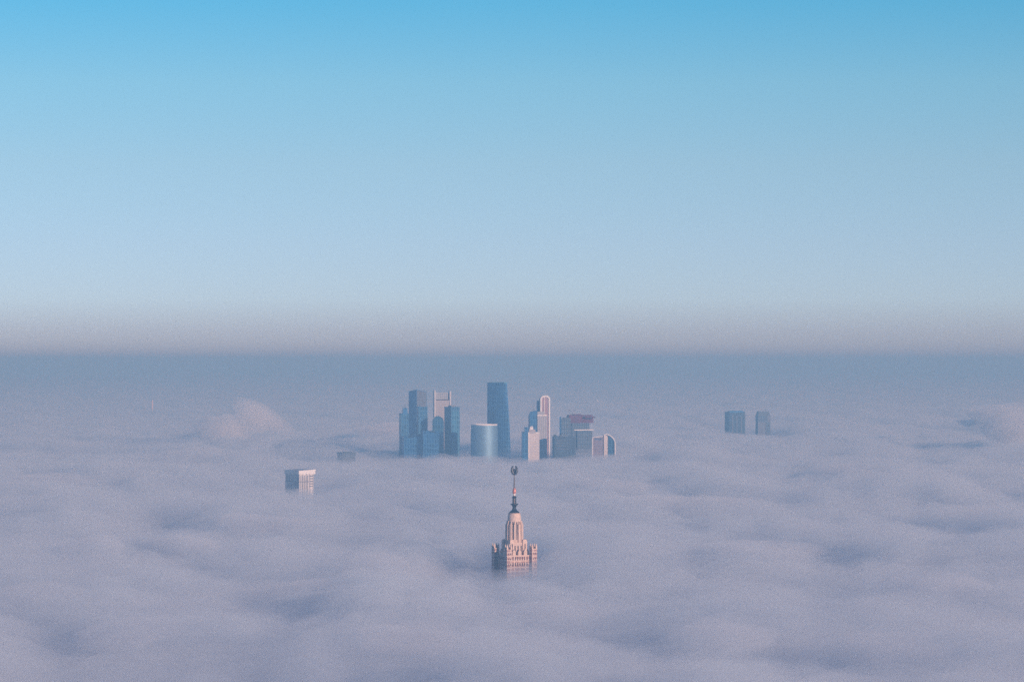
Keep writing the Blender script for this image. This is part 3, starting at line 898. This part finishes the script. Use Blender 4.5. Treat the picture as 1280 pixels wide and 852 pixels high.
# ------------------------------------------------------------------ ground and air
# loose wisps lifting off the top of the fog far behind
def wisp(px, py, Y, w, h, d, tilt, seed, label, shell=1.0, m='wisp'):
    bm = bmesh.new()
    bmesh.ops.create_icosphere(bm, subdivisions=5, radius=1.0)
    co = np.array([v.co[:] for v in bm.verts])
    co = co / np.linalg.norm(co, axis=1)[:, None]
    rng = np.random.default_rng(seed)
    rr = np.full(len(co), 0.62)
    for cnt, amp, wid in ((12, 0.34, 0.55), (40, 0.13, 0.27), (140, 0.05, 0.13)):
        dirs = rng.normal(size=(cnt, 3)); dirs /= np.linalg.norm(dirs, axis=1)[:, None]
        ang = np.arccos(np.clip(co @ dirs.T, -1, 1))
        rr = rr + (amp * rng.uniform(0.3, 1.0, cnt)[None, :] * np.exp(-(ang / wid) ** 2)).sum(1)
    for v, r_ in zip(bm.verts, rr):
        c = v.co.normalized() * (r_ * shell)
        v.co = (c.x * w / 2 + tilt * c.z * h / 2, c.y * d / 2, c.z * h / 2)
    for f in bm.faces:
        f.smooth = True
    me = bpy.data.meshes.new("cloud"); bm.to_mesh(me); bm.free()
    me.materials.append(M[m])
    o = bpy.data.objects.new("cloud", me); COL.objects.link(o)
    o.location = (wx(px, Y), Y, wz(py, Y))
    o["kind"] = "stuff"; o["label"] = label; o["category"] = "cloud"


for a_ in ((322, 517, 11500, 165, 150, 260, -0.8, 5, "pale slanting wisp of cloud standing up from the fog at the left"),
           (283, 538, 11400, 210, 110, 320, -0.3, 8, "low pale puff of cloud beside the slanting wisp"),
           (480, 535, 11800, 170, 60, 300, 0.4, 12, "thin veil of cloud beside the left end of the skyline"),
           (1250, 516, 12000, 230, 75, 260, 0.6, 15, "thin upper wisp of cloud near the right edge"),
           (1264, 534, 11300, 250, 140, 300, 0.3, 21, "rounded pinkish puff of cloud near the right edge"),
           (1215, 528, 12200, 110, 40, 260, 0.3, 25, "small faint wisp of cloud left of the pinkish puff")):
    wisp(*a_)
    wisp(*a_[:-1], 'denser heart of the ' + a_[-1].split(' of cloud')[0].split(' ', 1)[-1] + a_[-1].split(' of cloud')[-1], 0.66, 'wisp_core')

for px, py, w_, h_, d_, sd_, lb in (
        (775, 612, 150, 34, 420, 31, "right of the spire, at the height of the star"), (850, 628, 190, 26, 420, 32, "low and far to the right of the spire"),
        (112, 688, 110, 34, 300, 33, "at the left edge level with the stone tower"), (215, 684, 130, 28, 300, 34, "beside the left edge puff"),
        (330, 655, 150, 26, 340, 35, "between the white crowned building and the stone tower"), (395, 738, 110, 30, 220, 36, "below and left of the stone tower"),
        (470, 705, 90, 26, 220, 37, "just left of the hollow by the stone tower"), (150, 792, 90, 30, 170, 38, "in the lower left corner"),
        (520, 800, 110, 28, 170, 39, "in the lower middle, left of centre"), (700, 765, 100, 26, 200, 40, "in the lower middle, right of centre"),
        (900, 795, 100, 30, 180, 41, "in the lower right half"), (1110, 812, 95, 28, 160, 42, "in the lower right corner"),
        (1180, 730, 130, 28, 230, 43, "at the right edge, lower third"), (960, 690, 140, 24, 280, 44, "right of the stone tower"),
        (1230, 640, 170, 30, 380, 45, "at the right edge, in the middle"), (60, 600, 190, 34, 500, 46, "at the left edge, in the middle"),
        (240, 570, 200, 34, 600, 47, "left of the white crowned building"), (1060, 590, 230, 32, 600, 48, "below the distant pair of blocks"),
        (40, 750, 100, 28, 200, 49, "at the left edge, lower third"), (610, 835, 90, 26, 140, 50, "at the bottom edge")):
    wisp(px, py, (CAM_Z - 126) / (py - HORIZON) * FPX, w_ * 1.2, h_ * 1.3, d_, 0.25, sd_, "soft pale tuft of fog " + lb, 1.0, 'tuft')

g = MB().box(-70000, 70000, -20000, 110000, -0.5, 0.0).build("ground", M['ground'])
g["kind"] = "structure"
hz = MB().box(-60000, 60000, -15000, 100000, -1.5, 474.0).build("haze", M['haze'])
hz["kind"] = "stuff"; hz["label"] = "pale blue haze filling the air over the city"; hz["category"] = "haze"
